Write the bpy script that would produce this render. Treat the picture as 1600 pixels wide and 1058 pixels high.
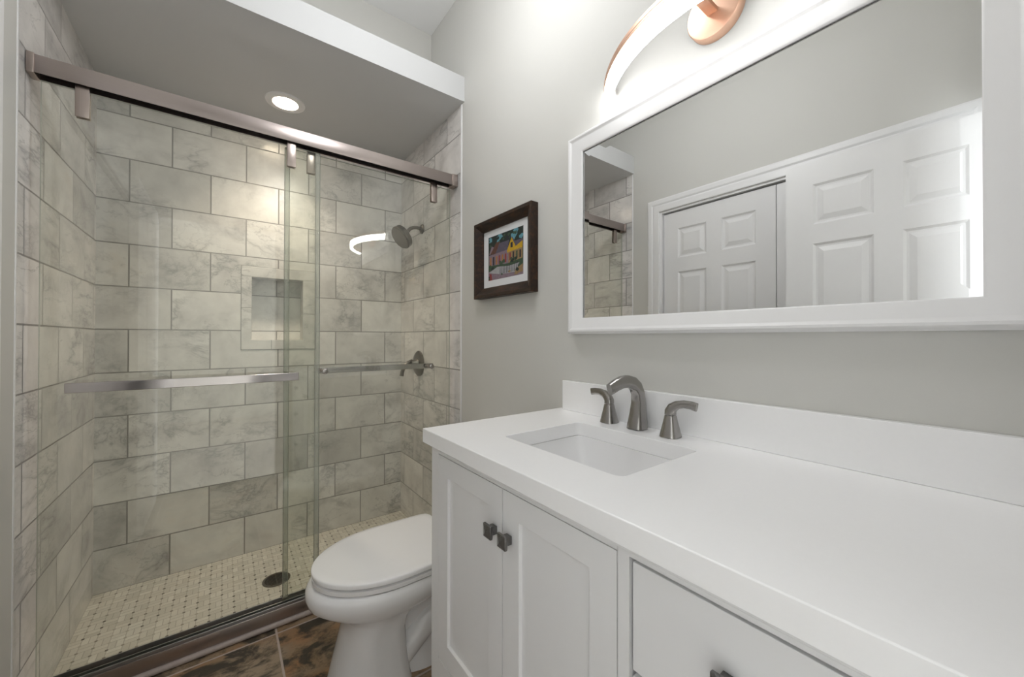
import bpy, bmesh, math, random
from mathutils import Vector, Matrix
random.seed(7)
S = bpy.context.scene
for o in list(bpy.data.objects):
    bpy.data.objects.remove(o)
COL = S.collection

# ------------------------------------------------------------------ camera
EYE = 1.16
cam_d = bpy.data.cameras.new('camera')
cam_d.sensor_width = 36.0
cam_d.lens = 598.86 / 1600 * 36.0
cam_d.shift_y = -4.93 / 1600
cam_d.clip_start = 0.01
cam = bpy.data.objects.new('camera', cam_d)
COL.objects.link(cam)
yaw, pitch, roll = math.radians(36.97), math.radians(0.357), math.radians(0.081)
r0 = Vector((math.cos(yaw), -math.sin(yaw), 0)); d0 = Vector((math.sin(yaw), math.cos(yaw), 0)); u0 = Vector((0, 0, 1))
d1 = d0 * math.cos(pitch) + u0 * math.sin(pitch); u1 = u0 * math.cos(pitch) - d0 * math.sin(pitch)
r2 = r0 * math.cos(roll) + u1 * math.sin(roll); u2 = u1 * math.cos(roll) - r0 * math.sin(roll)
cam.matrix_world = Matrix(((r2.x, u2.x, -d1.x, 0), (r2.y, u2.y, -d1.y, 0), (r2.z, u2.z, -d1.z, EYE), (0, 0, 0, 1)))
S.camera = cam

# ------------------------------------------------------------------ world, daylight, exposure
W = bpy.data.worlds.new('world'); S.world = W; W.use_nodes = True
W.node_tree.nodes['Background'].inputs[0].default_value = (0.78, 0.86, 1.0, 1)
W.node_tree.nodes['Background'].inputs[1].default_value = 1.0
S.view_settings.view_transform = 'Standard'
S.view_settings.look = 'None'
S.view_settings.gamma = 1.0
S.view_settings.exposure = 0.5
S.view_settings.use_curve_mapping = False
try:
    S.cycles.use_denoising = True
    S.cycles.max_bounces = 14
    S.cycles.diffuse_bounces = 10
    S.cycles.glossy_bounces = 6
    S.cycles.transparent_max_bounces = 24
    S.cycles.sample_clamp_indirect = 6.0
    S.cycles.caustics_reflective = False
    S.cycles.caustics_refractive = False
except Exception:
    pass

def area_light(name, loc, rot, sx, sy, power, color):
    l = bpy.data.lights.new(name, 'AREA'); l.shape = 'RECTANGLE'; l.size = sx; l.size_y = sy
    l.energy = power; l.color = color
    o = bpy.data.objects.new(name, l); COL.objects.link(o); o.location = loc; o.rotation_euler = rot
    return o
# daylight outside the bedroom window, off to the side of the doorway behind the camera
area_light('daylight', (2.46, -0.98, 1.45), (0, math.radians(90), 0), 1.4, 1.2, 138, (0.94, 0.975, 1.0))
# soft fill light added above the frame to brighten the bathroom; no fixture known
def ball_light(name, loc, radius, power, color):
    l = bpy.data.lights.new(name, 'POINT'); l.shadow_soft_size = radius; l.energy = power; l.color = color
    o = bpy.data.objects.new(name, l); COL.objects.link(o); o.location = loc
    return o
ball_light('ceiling_fill', (0.44, 0.98, 2.50), 0.11, 11.0, (0.98, 0.985, 1.0))

# ------------------------------------------------------------------ node helpers
class NT:
    def __init__(s, name):
        s.m = bpy.data.materials.new(name); s.m.use_nodes = True
        s.t = s.m.node_tree; s.t.nodes.clear()
        s.out = s.t.nodes.new('ShaderNodeOutputMaterial')
    def n(s, typ, **kw):
        x = s.t.nodes.new(typ)
        for k, v in kw.items():
            setattr(x, k, v)
        return x
    def l(s, a, b):
        s.t.links.new(a, b)
    def val(s, sock, v):
        if hasattr(v, 'is_linked') or isinstance(v, bpy.types.NodeSocket):
            s.l(v, sock)
        else:
            sock.default_value = v
    def math(s, op, a, b=0.0, c=None):
        x = s.n('ShaderNodeMath', operation=op)
        s.val(x.inputs[0], a); s.val(x.inputs[1], b)
        if c is not None: s.val(x.inputs[2], c)
        return x.outputs[0]
    def mix(s, f, a, b, typ='RGBA', blend='MIX'):
        x = s.n('ShaderNodeMix', data_type=typ)
        if typ == 'RGBA':
            x.blend_type = blend
            s.val(x.inputs[0], f); s.val(x.inputs[6], a); s.val(x.inputs[7], b)
            return x.outputs[2]
        s.val(x.inputs[0], f); s.val(x.inputs[2], a); s.val(x.inputs[3], b)
        return x.outputs[0]
    def ramp(s, f, stops):
        x = s.n('ShaderNodeValToRGB'); e = x.color_ramp.elements
        while len(e) < len(stops): e.new(0.5)
        for i, (p, c) in enumerate(stops):
            e[i].position = p; e[i].color = c if len(c) == 4 else (*c, 1)
        s.l(f, x.inputs[0]); return x.outputs[0]
    def noise(s, vec=None, scale=5, detail=4, rough=0.55, dist=0.0, w=None):
        x = s.n('ShaderNodeTexNoise')
        if w is not None: x.noise_dimensions = '4D'
        if vec is not None: s.l(vec, x.inputs['Vector'])
        if w is not None: s.val(x.inputs['W'], w)
        x.inputs['Scale'].default_value = scale; x.inputs['Detail'].default_value = detail
        x.inputs['Roughness'].default_value = rough; x.inputs['Distortion'].default_value = dist
        return x.outputs[0]
    def pos(s):
        return s.n('ShaderNodeNewGeometry').outputs['Position']
    def bsdf(s, color, rough=0.5, metal=0.0, spec=0.5, normal=None, coat=0.0):
        b = s.n('ShaderNodeBsdfPrincipled')
        s.val(b.inputs['Base Color'], color if not isinstance(color, tuple) else (*color[:3], 1))
        s.val(b.inputs['Roughness'], rough); s.val(b.inputs['Metallic'], metal)
        b.inputs['Specular IOR Level'].default_value = spec
        if coat: b.inputs['Coat Weight'].default_value = coat; b.inputs['Coat Roughness'].default_value = 0.05
        if normal is not None: s.l(normal, b.inputs['Normal'])
        s.l(b.outputs[0], s.out.inputs[0]); return s.m
    def bump(s, h, strength=0.2, dist=0.01):
        x = s.n('ShaderNodeBump'); x.inputs['Strength'].default_value = strength; x.inputs['Distance'].default_value = dist
        s.l(h, x.inputs['Height']); return x.outputs[0]

def plain(name, col, rough=0.5, metal=0.0, spec=0.5, nscale=40, namt=0.03, coat=0.0):
    t = NT(name)
    f = t.noise(t.pos(), nscale, 3)
    a = tuple(max(0, c * (1 - namt)) for c in col); b = tuple(min(1, c * (1 + namt)) for c in col)
    return t.bsdf(t.mix(f, (*a, 1), (*b, 1)), rough, metal, spec, coat=coat)

def painted(name, col, rough=0.6):
    t = NT(name)
    p = t.pos(); f = t.noise(p, 3, 3)
    a = tuple(c * 0.985 for c in col); b = tuple(c * 1.015 for c in col)
    return t.bsdf(t.mix(f, (*a, 1), (*b, 1)), rough, 0, 0.3, t.bump(t.noise(p, 260, 3), 0.06, 0.002))

def brushed(name, col, rough, axis):
    t = NT(name)
    mp = t.n('ShaderNodeMapping'); t.l(t.pos(), mp.inputs[0])
    sc = [600, 600, 600]; sc[axis] = 8; mp.inputs['Scale'].default_value = sc
    f = t.noise(mp.outputs[0], 1, 3)
    a = tuple(c * 0.95 for c in col); b = tuple(min(1, c * 1.05) for c in col)
    r = t.math('MULTIPLY_ADD', f, 0.05, rough - 0.025)
    return t.bsdf(t.mix(f, (*a, 1), (*b, 1)), r, 1.0, 0.5)

def uv_of(t, plane, ou, ov):
    sx = t.n('ShaderNodeSeparateXYZ'); t.l(t.pos(), sx.inputs[0])
    a, b = {'XZ': (0, 2), 'YZ': (1, 2), 'XY': (0, 1)}[plane]
    c = t.n('ShaderNodeCombineXYZ')
    t.l(t.math('ADD', sx.outputs[a], ou), c.inputs[0]); t.l(t.math('ADD', sx.outputs[b], ov), c.inputs[1])
    return c.outputs[0], c

def brick(t, vec, w, h, mortar, smooth=0.1, offset=0.5):
    b = t.n('ShaderNodeTexBrick'); t.l(vec, b.inputs['Vector'])
    b.offset = offset; b.offset_frequency = 2; b.squash = 1; b.squash_frequency = 2
    b.inputs['Color1'].default_value = (0, 0, 0, 1); b.inputs['Color2'].default_value = (1, 1, 1, 1)
    b.inputs['Mortar'].default_value = (0.5, 0.5, 0.5, 1)
    b.inputs['Scale'].default_value = 1; b.inputs['Mortar Size'].default_value = mortar
    b.inputs['Mortar Smooth'].default_value = smooth; b.inputs['Bias'].default_value = 0
    b.inputs['Brick Width'].default_value = w; b.inputs['Row Height'].default_value = h
    return b.outputs['Color'], b.outputs['Fac']

def marble_cols(t, p, rnd):
    w = t.math('MULTIPLY', rnd, 47.0)
    mp = t.n('ShaderNodeMapping'); t.l(p, mp.inputs[0]); mp.inputs['Rotation'].default_value = (0.55, 0.6, 0.5); mp.inputs['Scale'].default_value = (1.0, 0.45, 1.5)
    q = mp.outputs[0]
    cloud = t.noise(p, 5.5, 5, 0.6, 0.4, w=w)
    v1 = t.noise(q, 3.2, 5, 0.62, 0.5, w=t.math('ADD', w, 9.0))
    v2 = t.noise(q, 6.5, 6, 0.62, 0.4, w=t.math('ADD', w, 23.0))
    d1 = t.math('ABSOLUTE', t.math('SUBTRACT', v1, 0.5))
    d2 = t.math('ABSOLUTE', t.math('SUBTRACT', v2, 0.5))
    patch = t.ramp(t.noise(p, 2.4, 2, w=t.math('ADD', w, 3.0)), [(0.44, (0, 0, 0)), (0.60, (1, 1, 1))])
    m1 = t.ramp(d1, [(0.0, (1, 1, 1)), (0.012, (0.45, 0.45, 0.45)), (0.05, (0, 0, 0))])
    m2 = t.ramp(d2, [(0.0, (1, 1, 1)), (0.012, (0, 0, 0))])
    vein = t.math('MULTIPLY', t.math('MAXIMUM', m1, t.math('MULTIPLY', m2, 0.8)), patch)
    base = t.ramp(cloud, [(0.28, (0.50, 0.485, 0.475)), (0.45, (0.67, 0.655, 0.64)), (0.62, (0.77, 0.755, 0.735)), (0.8, (0.75, 0.71, 0.665))])
    tone = t.math('MULTIPLY_ADD', rnd, 0.22, 0.86)
    tn = t.n('ShaderNodeCombineXYZ')
    for i in range(3): t.l(tone, tn.inputs[i])
    base = t.mix(1.0, base, tn.outputs[0], blend='MULTIPLY')
    return t.mix(t.math('MULTIPLY', vein, 0.62), base, (0.26, 0.26, 0.262, 1))

ROW = 0.2064
def marble_tile(name, plane, ou):
    t = NT(name)
    vec, _ = uv_of(t, plane, ou, -1.8163 + 20 * ROW)
    rc, fac = brick(t, vec, 0.31, ROW, 0.0034, 0.3)
    rnd = t.n('ShaderNodeSeparateColor'); t.l(rc, rnd.inputs[0]); rnd = rnd.outputs[0]
    col = t.mix(fac, marble_cols(t, t.pos(), rnd), (0.30, 0.29, 0.28, 1))
    rough = t.math('MULTIPLY_ADD', fac, 0.45, 0.22)
    return t.bsdf(col, rough, 0, 0.4, t.bump(t.math('SUBTRACT', 1.0, fac), 0.35, 0.003))

def marble_plain(name):
    t = NT(name)
    k = t.n('ShaderNodeValue'); k.outputs[0].default_value = 0.55
    return t.bsdf(marble_cols(t, t.pos(), k.outputs[0]), 0.25, 0, 0.4)

def mosaic(name):
    # basketweave mosaic: little marble bricks with a dark square at every crossing
    t = NT(name)
    sx = t.n('ShaderNodeSeparateXYZ'); t.l(t.pos(), sx.inputs[0])
    P = 0.044
    u = t.math('DIVIDE', sx.outputs[0], P); v = t.math('DIVIDE', sx.outputs[1], P)
    cu = t.math('FLOOR', u); cv = t.math('FLOOR', v)
    fu = t.math('FRACT', u); fv = t.math('FRACT', v)
    par = t.math('FLOORED_MODULO', t.math('ADD', cu, cv), 2.0)
    a = t.mix(par, fu, fv, 'FLOAT'); b = t.mix(par, fv, fu, 'FLOAT')
    # grout line across the cell (splitting it into two bricks) and round the cell
    def near(x, c, w):
        return t.math('LESS_THAN', t.math('ABSOLUTE', t.math('SUBTRACT', x, c)), w)
    g = t.math('MAXIMUM', near(a, 0.5, 0.03), t.math('MAXIMUM', t.math('MAXIMUM', near(fu, 0.0, 0.03), near(fu, 1.0, 0.03)), t.math('MAXIMUM', near(fv, 0, 0.03), near(fv, 1, 0.03))))
    du = t.math('MINIMUM', fu, t.math('SUBTRACT', 1.0, fu)); dv = t.math('MINIMUM', fv, t.math('SUBTRACT', 1.0, fv))
    dot = t.math('LESS_THAN', t.math('MAXIMUM', du, dv), 0.105)
    half = t.math('FLOOR', t.math('MULTIPLY', a, 2.0))
    cid = t.n('ShaderNodeCombineXYZ'); t.l(cu, cid.inputs[0]); t.l(cv, cid.inputs[1]); t.l(half, cid.inputs[2])
    wn = t.n('ShaderNodeTexWhiteNoise'); t.l(cid.outputs[0], wn.inputs['Vector'])
    rnd = wn.outputs['Value']
    base = t.ramp(rnd, [(0.0, (0.52, 0.50, 0.44)), (0.4, (0.66, 0.63, 0.57)), (0.8, (0.74, 0.71, 0.65)), (1.0, (0.80, 0.78, 0.72))])
    cl = t.noise(t.pos(), 30, 3)
    base = t.mix(cl, base, (0.62, 0.59, 0.53, 1))
    ru = t.math('ROUND', u); rv = t.math('ROUND', v)
    did = t.n('ShaderNodeCombineXYZ'); t.l(ru, did.inputs[0]); t.l(rv, did.inputs[1])
    w2 = t.n('ShaderNodeTexWhiteNoise'); t.l(did.outputs[0], w2.inputs['Vector'])
    dcol = t.ramp(w2.outputs['Value'], [(0.0, (0.05, 0.04, 0.035)), (0.3, (0.10, 0.085, 0.07)), (0.55, (0.28, 0.25, 0.21)), (1.0, (0.48, 0.45, 0.39))])
    col = t.mix(g, base, (0.44, 0.42, 0.37, 1))
    col = t.mix(dot, col, dcol)
    return t.bsdf(col, 0.4, 0, 0.4, t.bump(t.math('SUBTRACT', 1.0, g), 0.2, 0.002))

def slate(name):
    t = NT(name)
    T = 0.51
    sx = t.n('ShaderNodeSeparateXYZ'); t.l(t.pos(), sx.inputs[0])
    u = t.math('DIVIDE', t.math('SUBTRACT', sx.outputs[0], 0.172 - 5 * T), T)
    v = t.math('DIVIDE', t.math('SUBTRACT', sx.outputs[1], 1.758 - 8 * T), T)
    fu = t.math('FRACT', u); fv = t.math('FRACT', v)
    du = t.math('MINIMUM', fu, t.math('SUBTRACT', 1.0, fu)); dv = t.math('MINIMUM', fv, t.math('SUBTRACT', 1.0, fv))
    gd = t.math('MULTIPLY', t.math('MINIMUM', du, dv), T)
    wob = t.math('MULTIPLY', t.math('SUBTRACT', t.noise(t.pos(), 30, 3), 0.5), 0.003)
    g = t.ramp(t.math('MULTIPLY', t.math('ADD', gd, wob), 100.0), [(0.28, (1, 1, 1)), (0.42, (0, 0, 0))])
    cid = t.n('ShaderNodeCombineXYZ'); t.l(t.math('FLOOR', u), cid.inputs[0]); t.l(t.math('FLOOR', v), cid.inputs[1])
    wn = t.n('ShaderNodeTexWhiteNoise'); t.l(cid.outputs[0], wn.inputs['Vector'])
    w = t.math('MULTIPLY', wn.outputs['Value'], 30.0)
    mp = t.n('ShaderNodeMapping'); t.l(t.pos(), mp.inputs[0]); mp.inputs['Rotation'].default_value = (0, 0, -0.6); mp.inputs['Scale'].default_value = (1.0, 1.5, 1)
    n1 = t.noise(mp.outputs[0], 7.0, 7, 0.62, 0.5, w=w)
    n2 = t.noise(mp.outputs[0], 26, 6, 0.72, 0.2, w=t.math('ADD', w, 5.0))
    n3 = t.noise(mp.outputs[0], 4.0, 3, 0.5, 0.2, w=t.math('ADD', w, 11.0))
    warm = t.ramp(n3, [(0.40, (0.33, 0.255, 0.18)), (0.52, (0.30, 0.20, 0.12)), (0.62, (0.36, 0.19, 0.09))])
    dark = t.ramp(n1, [(0.42, (1, 1, 1)), (0.50, (0.15, 0.15, 0.15)), (0.60, (0, 0, 0))])
    col = t.mix(dark, warm, (0.045, 0.038, 0.028, 1))
    col = t.mix(t.ramp(n2, [(0.50, (0, 0, 0)), (0.68, (0.85, 0.85, 0.85))]), col, (0.07, 0.05, 0.034, 1))
    col = t.mix(g, col, (0.46, 0.385, 0.34, 1))
    h = t.math('ADD', t.math('MULTIPLY', n1, 0.7), t.math('MULTIPLY', n2, 0.3))
    return t.bsdf(col, 0.5, 0, 0.4, t.bump(h, 0.4, 0.01))

def emitter(name, col, strength):
    t = NT(name)
    e = t.n('ShaderNodeEmission'); e.inputs[0].default_value = (*col, 1); e.inputs[1].default_value = strength
    t.l(e.outputs[0], t.out.inputs[0]); return t.m

def glass_sheet(name, tint, f0):
    # clear sheet: Schlick reflection over tinted straight-through transmission
    t = NT(name)
    g = t.n('ShaderNodeNewGeometry')
    dp = t.n('ShaderNodeVectorMath', operation='DOT_PRODUCT'); t.l(g.outputs['Normal'], dp.inputs[0]); t.l(g.outputs['Incoming'], dp.inputs[1])
    c = t.math('SUBTRACT', 1.0, t.math('ABSOLUTE', dp.outputs['Value']))
    f = t.math('MULTIPLY_ADD', t.math('POWER', c, 5.0), 1 - f0, f0)
    tr = t.n('ShaderNodeBsdfTransparent'); tr.inputs[0].default_value = (*tint, 1)
    gl = t.n('ShaderNodeBsdfGlossy'); gl.inputs['Roughness'].default_value = 0.0; gl.inputs[0].default_value = (1, 1, 1, 1)
    mx = t.n('ShaderNodeMixShader'); t.l(f, mx.inputs[0]); t.l(tr.outputs[0], mx.inputs[1]); t.l(gl.outputs[0], mx.inputs[2])
    t.l(mx.outputs[0], t.out.inputs[0]); return t.m

def wood(name):
    t = NT(name)
    mp = t.n('ShaderNodeMapping'); t.l(t.pos(), mp.inputs[0]); mp.inputs['Scale'].default_value = (30, 8, 30)
    f = t.noise(mp.outputs[0], 1.5, 6, 0.7, 0.8)
    k = t.noise(t.pos(), 45, 4, 0.7)
    col = t.ramp(f, [(0.3, (0.006, 0.003, 0.002)), (0.5, (0.022, 0.009, 0.004)), (0.7, (0.07, 0.026, 0.009))])
    col = t.mix(t.ramp(k, [(0.70, (0, 0, 0)), (0.78, (0.6, 0.6, 0.6))]), col, (0.16, 0.09, 0.05, 1))
    return t.bsdf(col, 0.45, 0, 0.4, t.bump(f, 0.3, 0.003))

M = {}
M['wall'] = painted('greige_wall_paint', (0.61, 0.606, 0.578))
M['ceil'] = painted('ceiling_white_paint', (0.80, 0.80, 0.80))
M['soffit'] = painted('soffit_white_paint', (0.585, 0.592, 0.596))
M['trim'] = plain('white_trim_gloss', (0.80, 0.80, 0.805), 0.35, namt=0.01)
M['door'] = plain('white_door_paint', (0.78, 0.78, 0.785), 0.4, namt=0.01)
M['tile_back'] = marble_tile('marble_tile_back', 'XZ', 0.367 + 0.155)
M['tile_right'] = marble_tile('marble_tile_right', 'YZ', -2.221 + 0.155 + 0.62)
M['tile_left'] = marble_tile('marble_tile_left', 'YZ', -2.10 + 0.155 + 0.62)
M['marble'] = marble_plain('marble_slab')
M['mosaic'] = mosaic('basketweave_mosaic')
M['slate'] = slate('brown_slate_tile')
M['pencil'] = plain('pale_stone_pencil', (0.38, 0.32, 0.29), 0.4, nscale=35, namt=0.25)
M['bronze'] = brushed('brushed_bronze', (0.40, 0.35, 0.33), 0.30, 0)
M['bronze_z'] = brushed('brushed_bronze_upright', (0.42, 0.36, 0.33), 0.32, 2)
M['barmetal'] = brushed('polished_bronze_bar', (0.50, 0.47, 0.46), 0.14, 0)
M['rib'] = brushed('grey_aluminium_rib', (0.36, 0.36, 0.38), 0.35, 0)
M['black'] = plain('black_channel', (0.005, 0.005, 0.005), 0.7, spec=0.1)
M['nickel'] = brushed('brushed_nickel', (0.37, 0.355, 0.34), 0.22, 2)
M['darknickel'] = brushed('dark_nickel', (0.20, 0.185, 0.165), 0.30, 2)
M['knobmetal'] = brushed('gunmetal_knob', (0.20, 0.195, 0.19), 0.28, 2)
M['copper'] = brushed('rose_copper', (0.70, 0.46, 0.34), 0.45, 1)
M['porcelain'] = plain('white_porcelain', (0.76, 0.76, 0.765), 0.07, spec=0.5, namt=0.005)
M['seatplastic'] = plain('white_seat_plastic', (0.82, 0.82, 0.825), 0.07, namt=0.005)
M['quartz'] = plain('white_quartz', (0.90, 0.90, 0.905), 0.22, nscale=120, namt=0.012)
M['cabinet'] = plain('white_cabinet_lacquer', (0.76, 0.762, 0.767), 0.35, namt=0.006)
M['gap'] = plain('shadow_gap_wood', (0.30, 0.30, 0.30), 0.7)
M['mirror'] = NT('mirror_silver').bsdf((0.80, 0.805, 0.80), 0.0, 1.0)
M['glass'] = glass_sheet('green_tempered_glass', (0.953, 0.964, 0.937), 0.045)
M['glassedge'] = plain('polished_glass_edge', (0.42, 0.45, 0.41), 0.08, spec=1.0)
M['winglass'] = glass_sheet('window_glass', (0.97, 0.98, 0.98), 0.04)
M['wood'] = wood('dark_rustic_wood')
M['mat'] = plain('white_mat_board', (0.74, 0.75, 0.77), 0.8, namt=0.01)
M['led'] = emitter('led_diffuser', (1.0, 0.99, 0.98), 13.0)
M['bulb'] = emitter('downlight_lens_glow', (1.0, 0.82, 0.63), 30.0)
M['carpet'] = plain('bedroom_floor', (0.52, 0.49, 0.46), 0.8, nscale=200, namt=0.15)
M['blind'] = plain('white_blind', (0.8, 0.8, 0.8), 0.5, namt=0.01)

# ------------------------------------------------------------------ mesh helpers
class MB:
    def __init__(s): s.bm = bmesh.new()
    def face(s, pts, mat=0):
        f = s.bm.faces.new([s.bm.verts.new(p) for p in pts]); f.material_index = mat; return f
    def box(s, x0, x1, y0, y1, z0, z1, mat=0, bev=0.0, seg=2):
        x0, x1 = sorted((x0, x1)); y0, y1 = sorted((y0, y1)); z0, z1 = sorted((z0, z1))
        v = [s.bm.verts.new((x, y, z)) for x in (x0, x1) for y in (y0, y1) for z in (z0, z1)]
        fs = []
        for idx in ((0, 1, 3, 2), (4, 6, 7, 5), (0, 4, 5, 1), (2, 3, 7, 6), (0, 2, 6, 4), (1, 5, 7, 3)):
            f = s.bm.faces.new([v[i] for i in idx]); f.material_index = mat; fs.append(f)
        if bev > 0:
            es = list({e for f in fs for e in f.edges})
            r = bmesh.ops.bevel(s.bm, geom=es, offset=bev, segments=seg, profile=0.5, affect='EDGES', clamp_overlap=True)
            for f in r['faces']: f.material_index = mat
        return s
    def loft(s, loops, cap0=True, cap1=True, mat=0, closed=True):
        vs = [[s.bm.verts.new(p) for p in lp] for lp in loops]
        n = len(vs[0])
        for a, b in zip(vs, vs[1:]):
            for i in range(n if closed else n - 1):
                j = (i + 1) % n
                f = s.bm.faces.new((a[i], a[j], b[j], b[i])); f.material_index = mat
        if cap0: s.bm.faces.new(list(reversed(vs[0]))).material_index = mat
        if cap1: s.bm.faces.new(vs[-1]).material_index = mat
        return s
    def ring(s, loops, mat=0):      # closed torus of loops
        vs = [[s.bm.verts.new(p) for p in lp] for lp in loops]
        n = len(vs[0])
        for k in range(len(vs)):
            a, b = vs[k], vs[(k + 1) % len(vs)]
            for i in range(n):
                j = (i + 1) % n
                f = s.bm.faces.new((a[i], a[j], b[j], b[i])); f.material_index = mat
        return s
    def cyl(s, p0, p1, r0, r1=None, n=32, mat=0, cap0=True, cap1=True):
        r1 = r0 if r1 is None else r1
        return s.tube([p0, p1], [r0, r1], n=n, mat=mat)
    def tube(s, path, rad, n=20, mat=0, up=None, section=None, cap=True):
        path = [Vector(p) for p in path]; loops = []
        ref = Vector(up) if up else None
        for i, p in enumerate(path):
            a = path[max(0, i - 1)]; b = path[min(len(path) - 1, i + 1)]
            t = (b - a).normalized()
            if ref is None or abs(t.dot(ref)) > 0.999:
                ref = Vector((0, 0, 1)) if abs(t.z) < 0.9 else Vector((0, 1, 0))
            e1 = ref.cross(t).normalized(); e2 = t.cross(e1)
            if not up: ref = e2
            r = rad[i] if isinstance(rad, (list, tuple)) else rad
            ra, rb = r if isinstance(r, (list, tuple)) else (r, r)
            lp = []
            for k in range(n):
                if section:
                    c, sn = section(k, n)
                else:
                    c, sn = math.cos(2 * math.pi * k / n), math.sin(2 * math.pi * k / n)
                lp.append(p + e1 * (ra * c) + e2 * (rb * sn))
            loops.append(lp)
        return s.loft(loops, cap, cap, mat)
    def lathe(s, c, axis, prof, n=40, mat=0):
        # prof: list of (radius, height along axis)
        ax = Vector(axis).normalized(); ref = Vector((0, 0, 1)) if abs(ax.z) < 0.9 else Vector((0, 1, 0))
        e1 = ref.cross(ax).normalized(); e2 = ax.cross(e1); c = Vector(c)
        loops = [[c + ax * h + e1 * (max(r, 1e-5) * math.cos(2 * math.pi * k / n)) + e2 * (max(r, 1e-5) * math.sin(2 * math.pi * k / n)) for k in range(n)] for r, h in prof]
        return s.loft(loops, True, True, mat)
WORLD = {}
def build(s, name, mats, parent=None, smooth=35, bev=0.0, origin=None):
    bm = s.bm
    bmesh.ops.remove_doubles(bm, verts=bm.verts, dist=1e-6)
    bmesh.ops.recalc_face_normals(bm, faces=bm.faces)
    base = Vector(origin) if origin is not None else (WORLD[parent.name].copy() if parent is not None else Vector((0, 0, 0)))
    bmesh.ops.translate(bm, verts=bm.verts, vec=-base)
    me = bpy.data.meshes.new(name); bm.to_mesh(me); bm.free()
    for m in (mats if isinstance(mats, list) else [mats]): me.materials.append(m)
    for p in me.polygons: p.use_smooth = True
    me.set_sharp_from_angle(angle=math.radians(smooth))
    o = bpy.data.objects.new(name, me); COL.objects.link(o)
    if parent is not None:
        o.parent = parent; o.location = base - WORLD[parent.name]
    else:
        o.location = base
    WORLD[o.name] = base.copy()
    if bev > 0:
        b = o.modifiers.new('bevel', 'BEVEL'); b.width = bev; b.segments = 2; b.limit_method = 'ANGLE'; b.angle_limit = math.radians(40)
    return o
MB.build = build

def thing(name, label, cat, loc, group=None):
    o = bpy.data.objects.new(name, None); COL.objects.link(o); o.location = loc
    o.empty_display_size = 0.05
    WORLD[o.name] = Vector(loc)
    o['label'] = label; o['category'] = cat
    if group: o['group'] = group
    return o
def tag(o, label, cat, group=None):
    o['label'] = label; o['category'] = cat
    if group: o['group'] = group
    return o
def struct(o, label=None, cat=None):
    o['kind'] = 'structure'
    if label: o['label'] = label
    if cat: o['category'] = cat
    return o
def plabel(o, text):
    o['label'] = text; return o

def grid_wall(mb, axis, c, u0, u1, v0, v1, holes, mat=0):
    """wall plane with rectangular holes; axis 'X' => (c, u, v), 'Y' => (u, c, v)"""
    us = sorted({u0, u1, *[h[0] for h in holes], *[h[1] for h in holes]}); vs = sorted({v0, v1, *[h[2] for h in holes], *[h[3] for h in holes]})
    P = (lambda u, v: (c, u, v)) if axis == 'X' else (lambda u, v: (u, c, v))
    for a, b in zip(us, us[1:]):
        for d, e in zip(vs, vs[1:]):
            m, n = (a + b) / 2, (d + e) / 2
            if any(h[0] < m < h[1] and h[2] < n < h[3] for h in holes): continue
            mb.face([P(a, d), P(b, d), P(b, e), P(a, e)], mat)

def solid_wall(mb, axis, c0, c1, u0, u1, v0, v1, holes, mat=0):
    us = sorted({u0, u1, *[h[0] for h in holes], *[h[1] for h in holes]}); vs = sorted({v0, v1, *[h[2] for h in holes], *[h[3] for h in holes]})
    grid_wall(mb, axis, c0, u0, u1, v0, v1, holes, mat); grid_wall(mb, axis, c1, u0, u1, v0, v1, holes, mat)
    def P(c, u, v): return (c, u, v) if axis == 'X' else (u, c, v)
    def rim(a, b, d, e):
        for (p, q) in (((a, d), (b, d)), ((b, d), (b, e)), ((b, e), (a, e)), ((a, e), (a, d))):
            mb.face([P(c0, *p), P(c0, *q), P(c1, *q), P(c1, *p)], mat)
    for h in holes: rim(*h)
    rim(u0, u1, v0, v1)

# ------------------------------------------------------------------ the room
XL, XR = -0.478, 0.9865          # left and right walls
YF, YT, YTL = -0.08, 1.745, 1.730            # doorway wall, front edge of the shower tile
YD = 2.5928                      # shower back wall
CEIL = 2.97
SOF0, SOF1 = 2.376, 2.503
ZS = -0.04                       # shower pan

mb = MB(); mb.box(XL - 0.12, XR + 0.12, -0.20, 1.80, -0.08, 0.0); struct(mb.build('floor', M['slate']))
mb = MB(); mb.box(XL - 0.12, XR + 0.12, 1.80, YD + 0.12, -0.10, ZS); struct(mb.build('floor_shower', M['mosaic']), 'beige basketweave mosaic shower floor with small dark squares', 'floor')
mb = MB(); mb.box(XL - 0.12, XR + 0.12, -0.20, 2.118 + 0.12, CEIL, CEIL + 0.1); struct(mb.build('ceiling', M['ceil']))

# right wall: painted, with the alcove side above the soffit
mb = MB(); mb.box(XR, XR + 0.12, -0.20, YT + 0.006, 0, CEIL); mb.box(XR, XR + 0.12, YT + 0.006, 2.24, SOF1, CEIL)
struct(mb.build('wall_right', M['wall']))
mb = MB(); mb.box(XR, XR + 0.12, YT + 0.006, YD + 0.12, -0.10, SOF1); struct(mb.build('wall_shower_right', M['tile_right']), 'marble tiled right wall of the shower', 'wall')
mb = MB(); mb.box(XL - 0.12, XL, YTL + 0.006, YD + 0.12, -0.10, SOF1); struct(mb.build('wall_shower_left', M['tile_left']), 'marble tiled left wall of the shower', 'wall')
# left wall with the closet opening
DY0, DY1, DZ = 0.115, 1.511, 2.035
mb = MB(); solid_wall(mb, 'X', XL, XL - 0.12, -0.20, YTL + 0.006, 0, CEIL, [(DY0, DY1, 0.0, DZ)])
mb.box(XL - 0.12, XL, YTL + 0.006, 2.24, SOF1, CEIL); struct(mb.build('wall_left', M['wall']))
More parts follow.
